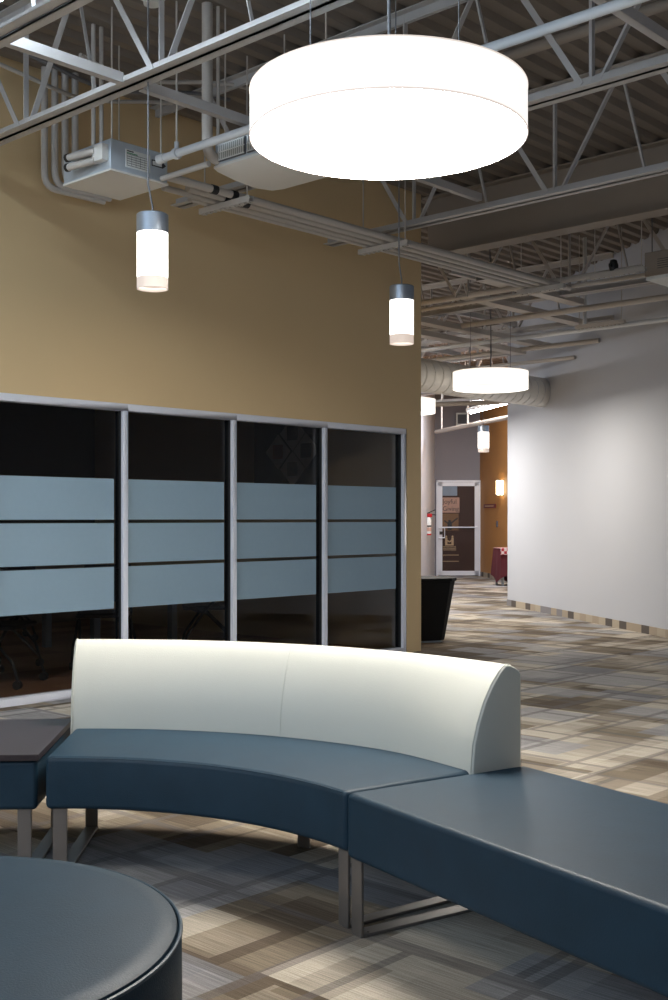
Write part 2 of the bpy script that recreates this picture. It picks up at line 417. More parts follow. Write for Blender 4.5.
# bridging
def bridging(x0, x1, y, z, label, w=.055):
    mb = MB().box(0, x1-x0, -.003, .003, 0, w); mb.box(0, x1-x0, 0, w*.8, 0, .005)
    o = mb.build('bridging_bar', 'steel', loc=(x0, y, z)); tag(o, label, 'bridging bar', 'steel bars tying the joists together')
bridging(-5.53, -4.80, -1.93, 3.67, 'short pale steel bar joining the two joists at the top left')
bridging(-4.66, -3.13, -1.93, 3.67, 'pale steel bar from the bright joist to the joist behind the drum lamp')
bridging(-2.99, -1.47, -1.93, 3.70, 'steel bar between the joists, partly behind the big drum lamp')
bridging(-4.66, -3.13, -4.32, 3.70, 'sloping looking steel bar at the top right corner')
bridging(-2.99, -1.47, -4.32, 3.70, 'steel bar beside the right frame edge below the joist chord')
bridging(-11.4, -5.67, -1.93, 3.67, 'steel bar leaving the picture at the top left')
for x0, x1, y, l in ((2.02, 3.53, 1.1, 'pale bar between the first two joists beyond the girder'), (2.02, 3.53, 4.4, 'bar between the first two far joists, over the corridor'), (3.67, 5.18, 3.2, 'bar tying the second and third far joists'), (.45, 1.88, -.2, 'bar from the girder to the first far joist')):
    bridging(x0, x1, y, 3.70, l, .06)

# ================================================================ PIPES AND SERVICES
def tubes(name, pts, r, m, label, cat, group=None, n=12, loc=None):
    p0 = Vector(pts[0]) if loc is None else Vector(loc)
    o = MB().tube([Vector(p)-p0 for p in pts], r, n).build(name, m, loc=p0)
    return tag(o, label, cat, group)
def elbow(a, b, c, r, n=5):
    a, b, c = Vector(a), Vector(b), Vector(c)
    p = b+(a-b).normalized()*r; q = b+(c-b).normalized()*r
    out = []
    for i in range(n+1):
        t = i/n; out.append(p*(1-t)**2+b*2*t*(1-t)+q*t*t)
    return out
# sprinkler main, along Y
sp = thing('sprinkler_pipe', 'bright pale blue sprinkler pipe passing behind the big drum lamp', 'pipe', (-4.165, -1.45, 3.5))
MB().tube([(0, 0, 0), (0, -7.7, 0)], .024).build('pipe_run', 'sprinkler', sp)
MB().tube([(0, .012, 0), (0, -.05, 0)], .029).build('end_cap', 'sprinkler', sp)
for yy in (-.16, -4.16):
    MB().tube([(0, yy-.015, 0), (0, yy+.015, 0)], .034).tube([(0, yy, .03), (0, yy, .07)], .014).build('pipe_clamp', 'sprinkler', sp)
    MB().tube([(0, yy, .06), (0, yy, .92)], .006, 6).build('hanger_rod', 'pipe', sp)
# second, thinner pipe next to it
tubes('conduit_pipe', [(-4.03, -1.30, 3.44), (-4.03, -1.75, 3.44)], .018, 'pipe', 'short pale pipe entering the ceiling cassette', 'pipe')
tubes('conduit_pipe', [(-2.24, 0, 4.36), (-2.24, -9.2, 4.36)], .035, 'girder', 'grey pipe high against the deck above the drum lamp', 'pipe')
# insulated pipes along X on trapeze hangers
grp = 'insulated pipes carried by the trapeze hangers'
for k, (yy, zz, r) in enumerate(((-1.16, 3.515, .027), (-1.06, 3.515, .027), (-.96, 3.51, .022), (-.88, 3.51, .022))):
    st = (-3.92, -3.62, -3.75, -3.45)[k]
    t = thing('insulated_pipe', ('nearest', 'second', 'third', 'rearmost')[k]+' of the four parallel pipes running past the wall corner', 'pipe', (st, yy, zz), 0, grp)
    MB().tube([(0, 0, 0), (1.05-.06*k-st, 0, 0)], r).build('pipe_run', 'pipe', t)
    if k < 2:
        MB().tube([(.42-.1*k, 0, 0), (.47-.1*k, 0, 0)], r+.004).build('tape_band', 'black_tape', t)
        MB().tube([(.60-.1*k, 0, 0), (.65-.1*k, 0, 0)], r+.004).build('tape_band', 'black_tape', t)
def trapeze(X, y0, y1, z, label, rods=True, g='slotted strut hangers under the pipes', rod=True):
    t = thing('trapeze_hanger', label, 'hanger', (X, y0, z), 0, g)
    L = y1-y0; mb = MB(); mb.box(-.02, .02, 0, L, 0, .003); mb.box(-.021, -.018, 0, L, 0, .04); mb.box(.018, .021, 0, L, 0, .04)
    k = 0
    while k*.05 < L-.03: mb.box(-.012, .012, k*.05+.012, k*.05+.03, -.008, 0); k += 1
    mb.build('strut_channel', 'pipe', t)
    if rod:
        for yy in (.04, L-.04): MB().tube([(0, yy, 0), (0, yy, DZ-z)], .005, 6).build('threaded_rod', 'pipe', t)
    return t
trapeze(-3.28, -1.32, -.80, 3.445, 'slotted strut hanger under the pipes just left of the drum lamp')
trapeze(-1.59, -1.32, -.80, 3.445, 'slotted strut hanger above the smaller pendant near the wall corner')
trapeze(.70, -1.32, -.80, 3.445, 'slotted strut hanger past the wall corner, end of pipes')
trapeze(.78, -3.0+.9, -1.55, 3.50, 'slotted strut hanger beside the far heater box')
trapeze(2.6, -.9, -.3, 3.40, 'slotted strut hanger deeper beyond the girder')
# vertical pipes at the left, turning to run under the fan coil box
grp = 'upright pipes against the left wall'
for k, (x, zz) in enumerate(((-4.12, 3.60), (-4.05, 3.625), (-3.98, 3.65), (-3.91, 3.67))):
    yy = -.12-.02*k
    pts = [(x, yy, 4.43)]+elbow((x, yy, 4.43), (x, yy, zz), (-2.9, yy-.0, zz), .10)+[(-3.62+.04*k, yy, zz)]
    tubes('upright_pipe', pts, .024, 'pipe', ('outermost left', 'second', 'third', 'fourth')[k]+' of the upright pipes left of the fan coil box', 'pipe', grp)
for k, x in enumerate((-4.30, -4.24)):
    tubes('upright_pipe', [(x, -.95, 4.43), (x, -.95, 3.66)], .014, 'pipe', ('left', 'right')[k]+' thin upright pipe dropping onto the fan coil box', 'pipe', 'thin drops onto the fan coil box')
pts = [(-4.0, -1.70, 4.43)]+elbow((-4.0, -1.70, 4.43), (-4.0, -1.70, 3.50), (-3.8, -1.70, 3.50), .09)+[(-3.86, -1.70, 3.50)]
tubes('insulated_pipe', pts, .034, 'pipe', 'thick white wrapped pipe dropping to the ceiling cassette', 'pipe')
tubes('upright_pipe', [(-3.93, -1.72, 4.43), (-3.93, -1.72, 3.62)], .012, 'pipe', 'thin cable pipe beside the thick wrapped drop', 'pipe')
# flexible cables near the deck
for k in range(3):
    pts = [(-4.9+.25*k+i*.22, -.30-.28*k-.10*math.sin(i*.8+k), 4.30-.10*math.sin(i*.55+.6*k)) for i in range(9)]
    tubes('flexible_cable', pts, .014, 'cord' if k == 1 else 'pipe', ('upper', 'dark middle', 'lower')[k]+' sagging cable in the top left corner near the wall', 'cable', 'sagging cables under the deck')
# fan coil box
t = thing('fan_coil_box', 'grey sheet metal unit box with rating label hung at upper left', 'fan coil unit', (-4.40, -1.27, 3.43))
MB().box(0, .44, 0, .50, 0, .185).build('housing', 'galv', t, bevel=.004, seg=1)
MB().box(-.004, .444, -.004, .504, -.012, .0).build('bottom_panel', 'duct', t)
mb = MB(); mb.box(.11, .30, -.0025, 0, .035, .145); mb.build('rating_label', 'label_white', t)['label'] = 'pale rating label'
mb = MB()
for i in range(6): mb.box(.12, .29, -.0035, -.0025, .045+i*.014, .0475+i*.014)
for i in range(5): mb.box(.12+.034*i, .1215+.034*i, -.0035, -.0025, .045, .11)
mb.box(.12, .17, -.0035, -.0025, .132, .139); mb.build('label_print', 'ink', t)
MB().box(.12, .20, -.0035, -.0025, .12, .126).build('label_stripe', 'green', t)
mb = MB(); mb.add([(.31, -.003, .085), (.40, -.003, .085), (.425, -.003, .105), (.40, -.003, .125), (.31, -.003, .125)], [(0, 1, 2, 3, 4)]); mb.build('arrow_sticker', 'ink', t)
MB().box(.318, .39, -.005, -.003, .093, .117).build('arrow_window', 'label_white', t)
MB().box(-.05, 0, .02, .12, .05, .15).build('valve_box', 'duct', t, bevel=.003, seg=1)
for zz in (.06, .12):
    MB().tube([(-.04, .10, zz), (-.07, .34, zz)], .022).build('pipe_stub', 'pipe', t)
    MB().tube([(-.07, .34, zz), (-.072, .36, zz)], .026).build('black_collar', 'black_tape', t)
for x, yy in ((.03, .03), (.41, .03), (.41, .47)): MB().tube([(x, yy, .18), (x, yy, 1.0)], .005, 6).build('hanger_rod', 'pipe', t)
# cassette
t = thing('ceiling_cassette', 'white ceiling air unit with side grille, left of the drum lamp', 'air conditioner', (-3.92, -1.68, 3.45))
mb = MB(); mb.box(.0, .60, -.95, 0, .015, .15); mb.build('housing', 'galv', t, bevel=.006, seg=2)
pr = [(0, .0), (.03, -.012), (.18, -.035), (.36, -.045), (.50, -.03), (.60, .0), (.60, .016), (0, .016)]
mb = MB(); k = len(pr); mb.add([(x, 0.01, z) for x, z in pr]+[(x, -.96, z) for x, z in pr], [tuple(range(k)), tuple(range(k, 2*k))[::-1]]+[(i, (i+1) % k, k+(i+1) % k, k+i) for i in range(k)], True)
mb.build('bottom_cover', 'duct', t)
for i in range(2):
    y0 = -.04-.26*i
    fr = MB(); fr.box(-.012, 0, y0-.24, y0, .03, .135); fr = fr.build('grille', 'grille_dark', t)
    mb = MB()
    for q in range(13): mb.box(-.018, -.012, y0-.232+q*.018, y0-.224+q*.018, .035, .13)
    for q in range(3): mb.box(-.017, -.013, y0-.24, y0, .034+q*.046, .040+q*.046)
    mb.build('grille_slats', 'label_white', fr)
for x, yy in ((.04, -.05), (.55, -.05), (.04, -.9)): MB().tube([(x, yy, .14), (x, yy, .98)], .005, 6).build('hanger_rod', 'pipe', t)
# deck cap
t = MB().lathe([(.0001, -.06), (.05, -.06), (.055, -.02), (.085, -.015), (.085, 0)], 24).build('deck_cap', 'duct', loc=(W(PX(152, 6.9), 6.9).x, W(PX(152, 6.9), 6.9).y, DZ))
tag(t, 'small round cap under the deck at upper left', 'ceiling cap')
# far heater box on the right edge
t = thing('heater_box', 'taupe metal heater box at the right frame edge under the far joists', 'heater', (1.10, -1.92, 3.52))
MB().box(0, .5, -.75, 0, 0, .22).build('housing', 'girder', t, bevel=.005, seg=1)
MB().box(.01, .49, -.74, -.01, -.03, 0).build('bottom_panel', 'label_white', t)
MB().box(-.004, 0, -.34, -.10, .05, .17).build('data_plate', 'girder', t)
mb = MB()
for i in range(5): mb.box(-.006, -.004, -.32, -.13, .06+.02*i, .065+.02*i)
mb.build('label_print', 'ink', t)
for yy in (-.05, -.70): MB().tube([(.05, yy, .2), (.05, yy, .92)], .006, 6).build('hanger_rod', 'cord', t)
# services beyond the girder
def far_pipe(pa, za, pb, zb_, r, label, m='pipe', name='conduit_pipe', g='pipes beyond the girder'):
    tubes(name, [pa+(za,), pb+(zb_,)], r, m, label, 'pipe', g)
def yrun(X, y0, y1, z, r, label, m='pipe'):
    tubes('conduit_pipe', [(X, y1, z), (X, y0, z)], r, m, label, 'pipe', 'pipes beyond the girder')
yrun(1.05, -1.92, 2.2, 3.60, .03, 'upper pale pipe entering the far heater box')
yrun(1.15, -1.92, 2.2, 3.55, .022, 'lower pale pipe entering the far heater box')
yrun(2.28, -2.2, 4.0, 3.55, .032, 'brown-grey pipe crossing level beyond the girder')
yrun(2.70, -1.56, 4.0, 3.40, .026, 'bright sprinkler pipe crossing beyond the girder', 'sprinkler')
yrun(3.9, .16, 5.0, 3.47, .03, 'pale pipe above the far drum lamp')
yrun(4.3, .74, 6.0, 3.36, .025, 'thin pale pipe just above the far drum lamp')
tubes('conduit_pipe', [(2.70, -.35, 3.40), (2.70, -.35, 4.43)], .022, 'sprinkler', 'short upright riser on the bright far sprinkler pipe', 'pipe')
# flat trays along X beyond the girder
for i, (x0, x1, y, z) in enumerate(((1.0, 3.4, .1, 3.58), (1.2, 4.2, 1.10, 3.50), (1.4, 4.0, 1.35, 3.42), (.6, 2.4, -.45, 3.62))):
    mb = MB(); mb.box(0, x1-x0, -.07, .07, 0, .004); mb.box(0, x1-x0, -.073, -.067, 0, .06); mb.box(0, x1-x0, .067, .073, 0, .06)
    o = mb.build('cable_tray', 'pipe', loc=(x0, y, z)); tag(o, ('highest', 'long middle', 'lowest', 'nearest')[i]+' pale cable tray beyond the girder', 'cable tray', 'cable trays beyond the girder')
p = W(PX(579, 10.3), 10.3)
mb = MB().lathe([(.001, -.06), (.035, -.05), (.045, 0), (.03, .05), (.001, .06)], 12); mb.box(-.07, .07, -.012, .012, -.02, .01)
tag(mb.build('pipe_valve', 'black_tape', loc=(1.05, p.y, 3.66)), 'small black valve on the pipes beyond the girder', 'valve')
# spiral duct
t = thing('spiral_duct', 'large pale round spiral duct entering the white wall', 'duct', (-.0+1.0, 1.62, 3.02))
mb = MB(); pr = []
x = 0
while x < 3.95:
    mb.tube([(x, 0, 0), (x+.15, 0, 0)], .20, 32, caps=False); mb.tube([(x+.15, 0, 0), (x+.16, 0, 0)], .206, 32, caps=False); x += .16
mb.build('duct_barrel', 'duct', t)
# horizontal bar and sloping pipe in the corridor
a = W(PX(400, 17.5), 17.5, 2.98+.03); b = W(PX(512, 17.0), 17.0, 2.99+.03)
tubes('conduit_pipe', [a, b], .035, 'girder', 'level dark bar in front of the grey far wall, under the duct', 'pipe')
a = W(PX(436, 22.7), 22.7, 3.0); b = W(PX(520, 19.0), 19.0, 3.0)
t = thing('sprinkler_pipe', 'sloping brown sprinkler pipe in front of the far grey wall', 'pipe', a)
MB().tube([Vector((0, 0, 0)), b-a], .04).build('pipe_run', 'girder', t)
for f in (.08, .42):
    q = (b-a)*f
    MB().tube([q, q+Vector((0, 0, 1.4))], .014, 8).build('hanger_rod', 'pipe', t)
# tube lights far
for i, (p1, d1, p2, d2, z) in enumerate(((433, 20, 487, 19.5, 3.27), (470, 21, 512, 19, 3.22))):
    a = W(PX(p1, d1), d1, z); b = W(PX(p2, d2), d2, z)
    t = thing('strip_light', ('left', 'right')[i]+' thin lit strip light above the far grey wall', 'strip light', a, 0, 'strip lights in the corridor')
    dd = b-a
    MB().bar(Vector((0, 0, .05)), dd+Vector((0, 0, .05)), .16, .05).build('housing', 'duct', t)
    MB().tube([Vector((0, 0, 0))+dd*.02, dd*.98], .022, 8).build('lamp_tube', 'tube_far', t)
    for f in (.2, .8): MB().tube([dd*f+Vector((0, 0, .07)), dd*f+Vector((0, 0, DZ-z))], .006, 6).build('hanger_rod', 'pipe', t)

t = thing('strip_light', 'unseen fill strip light added along the corridor behind the beige wall', 'strip light', (1.5, 2.6, 3.3))  # added fill, out of sight; brightens the corridor and far joists
MB().box(-.08, .08, 0, 3.4, .04, .09).build('housing', 'duct', t)
MB().tube([(0, .05, 0), (0, 3.35, 0)], .03, 8).build('lamp_tube', 'tube_far', t)
for yy in (.5, 2.9): MB().tube([(0, yy, .08), (0, yy, DZ-3.3)], .006, 6).build('hanger_rod', 'pipe', t)
# ================================================================ LAMPS
def drum(x, y, zb, R, hh, label, mats, g='round drum pendant lamps', cables=True):
    t = thing('drum_pendant', label, 'pendant lamp', (x, y, zb), 0, g)
    MB().lathe([(R, .004), (R, hh-.004)], 96, capb=False, capt=False).build('drum_shade', mats[0], t)
    MB().lathe([(R-.004, .0), (R+.002, .0), (R+.002, .007), (R-.004, .007), (R-.004, 0)], 96, capb=False, capt=False).build('lower_rim', mats[1], t)
    MB().lathe([(R-.004, hh-.006), (R+.002, hh-.006), (R+.002, hh), (R-.004, hh), (R-.004, hh-.006)], 96, capb=False, capt=False).build('upper_rim', mats[1], t)
    MB().lathe([(.001, .001), (R-.004, .001), (R-.004, .004), (.001, .004)], 96).build('diffuser', mats[2], t)
    MB().lathe([(.001, hh-.003), (R-.004, hh-.003), (R-.004, hh), (.001, hh)], 96).build('top_cover', 'label_white', t)
    MB().lathe([(.001, hh), (.07, hh), (.07, hh+.04), (.03, hh+.05), (.001, hh+.05)], 24).build('canopy', 'cap', t)
    if cables:
        for a in (0.6, 2.7, 4.8):
            px_, py_ = .6*R*math.cos(a), .6*R*math.sin(a)
            MB().tube([(px_, py_, hh-.003), (px_, py_, DZ-zb)], .003, 6).build('suspension_cable', 'cord', t)
        MB().tube([(0, 0, hh+.04), (.01, 0, hh+.2), (0, .01, DZ-zb)], .008, 8).build('power_cord', 'cord', t)
    return t
drum(-4.782, -3.80, 2.945, .60, .205, 'huge glowing white drum pendant hanging at the top centre', ('drum', 'drum_rim', 'drum_low'))
c0 = W(-2.3, 2.3)  # extra unseen drum, added to brighten the sofa and ottoman
drum(c0.x, c0.y, 3.25, .60, .205, 'added fill light built as a drum pendant, left of the round ottoman, outside the picture', ('drum', 'drum_rim', 'drum_fill'))
c2 = W(PX(490.5, 13.4), 13.4)
drum(c2.x, c2.y, 2.80, .437, .20, 'smaller glowing drum pendant in front of the spiral duct', ('drum_far', 'drum_rim', 'drum_far_low'))
c3 = W(PX(405, 16.7), 16.7)
drum(c3.x, c3.y, 2.82, .44, .20, 'far drum pendant half hidden behind the beige wall corner', ('drum_far', 'drum_rim', 'drum_far_low'))
def cyl(x, y, zb, label, r=.085, top=None, power=9):
    t = thing('cylinder_pendant', label, 'pendant lamp', (x, y, zb), 0, 'small cylinder pendant lamps')
    hg = .306*r/.085; hc = .105*r/.085
    MB().lathe([(r-.006, .0), (r, .0), (r, hg*.20)], 40, capb=False, capt=False).lathe([(r-.006, 0), (r-.006, hg*.2)], 40, capb=False, capt=False).build('lower_glass', 'cyl_low', t)
    MB().lathe([(.0001, .02), (r*.8, .02), (r*.8, .021), (.0001, .021)], 40).build('inner_disc', 'cyl_low', t)
    MB().lathe([(r-.0005, hg*.20), (r-.0005, hg)], 40, capb=False, capt=False).build('glass_shade', 'cyl', t)
    MB().lathe([(r+.002, hg), (r+.002, hg+hc-.006), (r-.004, hg+hc), (.001, hg+hc)], 40).build('metal_cap', 'cap', t)
    tp = top or DZ-zb
    MB().tube([(0, 0, hg+hc-.002), (.0, 0, hg+hc+.04), (-.03, .0, hg+hc+.16), (-.03, 0, tp)], .005, 8).build('cord', 'cord', t)
    return t
c = W(PX(152.5, 6.3), 6.3); cyl(c.x, c.y, 2.553, 'cylinder pendant with silver cap hanging nearest, at the left')
c = W(PX(401.7, 8.15), 8.15); cyl(c.x, c.y, 2.533, 'cylinder pendant with dark cap near the beige wall corner')
c = W(PX(483.5, 17.8), 17.8); cyl(c.x, c.y, 2.32, 'tiny far cylinder pendant in front of the ochre wall')
# white boxy fixture in the top left corner
c = W(PX(4, 5.9), 5.9)
t = thing('box_fixture', 'bright white boxy ceiling fixture cut by the top left corner', 'light fixture', (-5.46, c.y, 3.93))
MB().box(-.18, .0, -2.2, .55, .02, .12).build('housing', 'label_white', t, bevel=.004, seg=1)
MB().box(-.17, -.01, -2.18, .53, .0, .02).build('diffuser', 'tube', t)
for yy in (-1.9, .3): MB().tube([(-.09, yy, .1), (-.09, yy, .51)], .006, 6).build('hanger_rod', 'pipe', t)

# ================================================================ CURVED SOFA AND MODULES  (camera-plan coordinates relative to O)
O = Vector((-.983, 2.897)); R1 = 1.24
OW = W(O.x, O.y)
def pol(r, a): return (r*math.cos(math.radians(a)), r*math.sin(math.radians(a)))
def rrect(r0, r1, z0, z1, rad, ins, crown=0, top=None):
    r0 += ins; r1 -= ins; z0 += ins; z1 -= ins; rad = max(rad-ins, .004)
    pts = []
    for cx_, cz_, a0 in ((r1-rad, z1-rad, 0), (r0+rad, z1-rad, 90), (r0+rad, z0+rad, 180), (r1-rad, z0+rad, 270)):
        for k in range(6):
            a = math.radians(a0+18*k); pts.append((cx_+rad*math.cos(a), cz_+rad*math.sin(a)))
    return pts
def sweep(prof_fn, a0, a1, er, rmid, n=48):
    # prof_fn(inset) -> closed profile; rounded ends of radius er
    mb = MB(); rings = []
    K = 5
    da = math.degrees(er/rmid); sgn = 1 if a1 > a0 else -1
    for k in range(K): th = k/K*PI/2; rings.append((a0+sgn*da*(1-math.sin(th)) if False else a0+sgn*da*(1-math.cos(th)), er*(1-math.sin(th))))
    for k in range(n+1): rings.append((a0+sgn*da+(a1-a0-2*sgn*da)*k/n, 0))
    for k in range(K): th = (K-1-k)/K*PI/2; rings.append((a1-sgn*da*(1-math.cos(th)), er*(1-math.sin(th))))
    vs = []; m = None
    for a, ins in rings:
        pf = prof_fn(ins); m = len(pf)
        for r, z in pf: x, y = pol(r, a); vs.append((x, y, z))
    fs = [(i*m+j, i*m+(j+1) % m, (i+1)*m+(j+1) % m, (i+1)*m+j) for i in range(len(rings)-1) for j in range(m)]
    mb.add(vs, fs, True); q = len(rings)-1
    mb.add(vs[:m], [tuple(range(m))]); mb.add(vs[q*m:], [tuple(range(m))[::-1]])
    return mb
AR, AL = 34.7, 92.6
sofa = thing('curved_sofa', 'curved blue leather sofa section with a cream leather backrest', 'sofa', OW, YAW)
seat = sweep(lambda i: rrect(R1, 1.972, .250, .441, .020, i), AR, AL, .022, 1.6).build('seat', 'blue', sofa)
BP = [(1.795, .425), (1.797, .455), (1.803, .53), (1.818, .60), (1.84, .672), (1.866, .728), (1.89, .768), (1.904, .784), (1.917, .793), (1.935, .789), (1.958, .778), (1.974, .766), (1.98, .75), (1.98, .425)]
def bprof(i):
    cx_, cz_ = 1.90, .58
    return [(r+(cx_-r)*i/.115, z+(cz_-z)*i/.17 if z > .43 else z) for r, z in BP]
def bulge(r, a):
    t = max(0, min(1, (a-AR)/16)); t = t*t*(3-2*t)
    return r-.040*(1-t)*max(0, min(1, (1.915-r)/.115))
bmb = sweep(bprof, AR-.45, AL+.35, .008, 1.9)
for v in bmb.v:
    r_ = math.hypot(v.x, v.y); k_ = bulge(r_, math.degrees(math.atan2(v.y, v.x)))/r_
    v.x *= k_; v.y *= k_
back = bmb.build('backrest', 'cream', sofa)
# piping along the end panel of the backrest + vertical seam
MB().tube([(pol(bulge(r, AR)-.001, AR-.15)+(z,)) for r, z in BP[:10]], .0035, 6).build('backrest_piping', 'cream_piping', back)
MB().tube([(pol(r-.001, AL+.1)+(z,)) for r, z in BP[:10]], .0035, 6).build('backrest_piping', 'cream_piping', back)
MB().tube([(pol(r-.0005, 64.6)+(z,)) for r, z in BP[:9]], .0018, 6).build('backrest_seam', 'cream_piping', back)
mb = MB()
MB().tube([pol(R1+.006, AR+1.2+(AL-AR-2.4)*k/50)+(.434,) for k in range(51)], .0028, 6).build('seat_piping', 'blue', seat)
def sled(parent, o, rad, tan, s0, w, r0, r1, ztop):
    # flat-bar loop: front leg, floor bar, rear leg, top bar. o = origin (2D), rad/tan = 2D unit vectors
    rad = Vector((*rad, 0)); tan = Vector((*tan, 0)); o = Vector((*o, 0)); th = .011
    def bx(name, ra, rb, za, zb_):
        mb = MB(); vs = [o+rad*r+tan*s+Vector((0, 0, z)) for z in (za, zb_) for r, s in ((ra, s0), (rb, s0), (rb, s0+w), (ra, s0+w))]
        mb.add(vs, [(3, 2, 1, 0), (4, 5, 6, 7), (0, 1, 5, 4), (1, 2, 6, 5), (2, 3, 7, 6), (3, 0, 4, 7)]); return mb.build(name, 'sled', parent, bevel=.002, seg=1)
    f = bx('leg', r0, r0+th, .0, ztop)
    bx('leg', r1-th, r1, .0, ztop)
    fb = bx('floor_bar', r0+th, r1-th, .0, th)
    c = o+rad*(r0+.035)+tan*(s0+w-.012)
    MB().lathe([(.004, th), (.004, th+.0015), (.0001, th+.0015)], 10, c=(c.x, c.y)).build('screw', 'screw', fb)
rA = pol(1, 35.3); tA = (rA[1], -rA[0])
sled(sofa, (0, 0), rA, (rA[1], -rA[0]), -.062, .052, R1+.025, R1+.66, .252)
rA = pol(1, AL-.6); sled(sofa, (0, 0), rA, (rA[1], -rA[0]), .010, .052, R1+.02, R1+.68, .252)
rA = pol(1, 62); 
mb = MB(); cc = pol(1.86, 62.3); mb.obox((cc[0], cc[1], 0), (rA[0], rA[1], 0), (-rA[1], rA[0], 0), -.006, .006, -.027, .027, 0, .252); mb.build('leg', 'sled', sofa, bevel=.002, seg=1)
# straight bench
ang = 33.1
bn = thing('straight_bench', 'long straight blue leather bench section at lower right', 'bench', W(.036, 3.592), YAW)
rv = pol(1, ang); tv = (rv[1], -rv[0])
def cushion(parent, name, rv, tv, s0, s1, r0, r1, z0, z1, m='blue', bevel=.018):
    mb = MB(); vs = [(rv[0]*r+tv[0]*s, rv[1]*r+tv[1]*s, z) for z in (z0, z1) for r, s in ((r0, s0), (r1, s0), (r1, s1), (r0, s1))]
    mb.add(vs, [(3, 2, 1, 0), (4, 5, 6, 7), (0, 1, 5, 4), (1, 2, 6, 5), (2, 3, 7, 6), (3, 0, 4, 7)])
    return mb.build(name, m, parent, bevel=bevel, seg=5)
ct = cushion(bn, 'seat', rv, tv, .003, 1.95, 0, .742, .240, .443)
mb = MB().tube([(rv[0]*.012+tv[0]*s, rv[1]*.012+tv[1]*s, .4335) for s in (.03, 1.93)], .0028, 6)
mb.build('seat_piping', 'blue', ct)
sled(bn, (0, 0), rv, tv, .005, .055, .018, .68, .252)
sled(bn, (0, 0), rv, tv, 1.87, .055, .018, .68, .252)
# table module at left
rv2 = pol(1, 93.4); tv2 = (-rv2[1], rv2[0])
tm = thing('table_module', 'dark wood topped blue leather seat module at the left edge', 'table', OW, YAW)
cushion(tm, 'seat', rv2, tv2, .012, 1.2, R1+.005, 1.97, .248, .428)
cushion(tm, 'table_top', rv2, tv2, .004, 1.2, R1-.012, 1.975, .429, .452, 'wenge', .002)
sled(tm, (0, 0), rv2, tv2, .035, .05, R1+.02, R1+.68, .256)
sled(tm, (0, 0), rv2, tv2, 1.1, .05, R1+.02, R1+.68, .256)
# round ottoman
c = W(-.895, 2.388)
ot = thing('round_ottoman', 'large round blue leather ottoman at the lower left corner', 'ottoman', c, YAW)
R = .575
MB().lathe([(R-.012, .045), (R-.002, .06), (R, .09), (R, .30), (R-.001, .405), (R-.006, .424)], 128, capt=False).build('side_panel', 'blue', ot)
MB().lathe([(R-.008, .418), (R-.012, .430), (R-.028, .438), (R-.06, .4405), (R*.5, .443), (.001, .444)], 128, capb=False).build('cushion_top', 'blue', ot)
MB().tube([(R-.003)*Vector((math.cos(a), math.sin(a), 0))+Vector((0, 0, .424)) for a in (2*PI*k/128 for k in range(129))], .0045, 8, caps=False).build('piping', 'piping', ot)
MB().tube([Vector((R*math.cos(-.9), R*math.sin(-.9), z)) for z in (.06, .42)], .002, 6).build('side_seam', 'piping', ot)
MB().lathe([(R-.05, .0), (R-.04, .0), (R-.04, .05), (R-.05, .05)], 64).build('plinth', 'bin', ot)

# ================================================================ TAPERED BIN
c = W(PX(425, 12.15), 12.15)
bn2 = thing('tapered_planter', 'black faceted tapering bin standing behind the beige wall corner', 'planter', c, YAW+.35)
def octa(r, k=.62): 
    return [(r, -r*k), (r, r*k), (r*k, r), (-r*k, r), (-r, r*k), (-r, -r*k), (-r*k, -r), (r*k, -r)]
mb = MB(); a_, b_ = octa(.175), octa(.27); n = 8
mb.add([(x, y, .02) for x, y in a_]+[(x, y, .64) for x, y in b_], [tuple(range(n))[::-1], tuple(range(n, 2*n))]+[(i, (i+1) % n, n+(i+1) % n, n+i) for i in range(n)])
mb.build('body', 'bin', bn2, bevel=.006, seg=2)
mb = MB().prism(octa(.285), .64, .675); mb.build('rim', 'bin', bn2, bevel=.008, seg=2)
MB().prism(octa(.16), 0, .02).build('base', 'chair_metal', bn2)

# ================================================================ FAR DOOR
ux = Vector((RT[0], RT[1], 0)); fr0 = W(PX(436.2, 25.78), 25.78)
door = thing('door_1', 'x', 'door', fr0, YAW); del door['label']; del door['category']; door['kind'] = 'structure'
dw = .985; dh = 2.145
mb = MB()
mb.box(0, .035, -.05, .02, 0, dh); mb.box(dw-.035, dw, -.05, .02, 0, dh); mb.box(0, dw, -.05, .02, dh-.04, dh); mb.build('door_frame', 'alu', door)
mb = MB(); a0, a1 = .04, dw-.04
mb.box(a0, a0+.095, -.035, .01, .015, dh-.045); mb.box(a1-.085, a1, -.035, .01, .015, dh-.045); mb.box(a0, a1, -.035, .01, dh-.13, dh-.045); mb.box(a0, a1, -.035, .01, .015, .115)
lf = mb.build('door_leaf', 'alu', door)
MB().box(a0+.095, a1-.085, -.015, -.009, .115, dh-.13).build('glass_pane', 'door_glass', lf)
mb = MB(); mb.tube([(a0+.095, -.045, 1.09), (a1-.02, -.045, 1.09)], .014, 8); mb.build('push_bar', 'alu', lf)
mb = MB(); mb.tube([(a0+.03, -.035, 1.08), (a0+.03, -.10, 1.08), (a0+.14, -.10, 1.08), (a0+.14, -.10, .86), (a0+.03, -.10, .86), (a0+.03, -.035, .86)], .014, 8); mb.build('door_handle', 'alu', lf)
mb = MB(); mb.box(a0+.03, a0+.10, -.06, -.035, .93, 1.0); mb.build('lock', 'ink', lf)
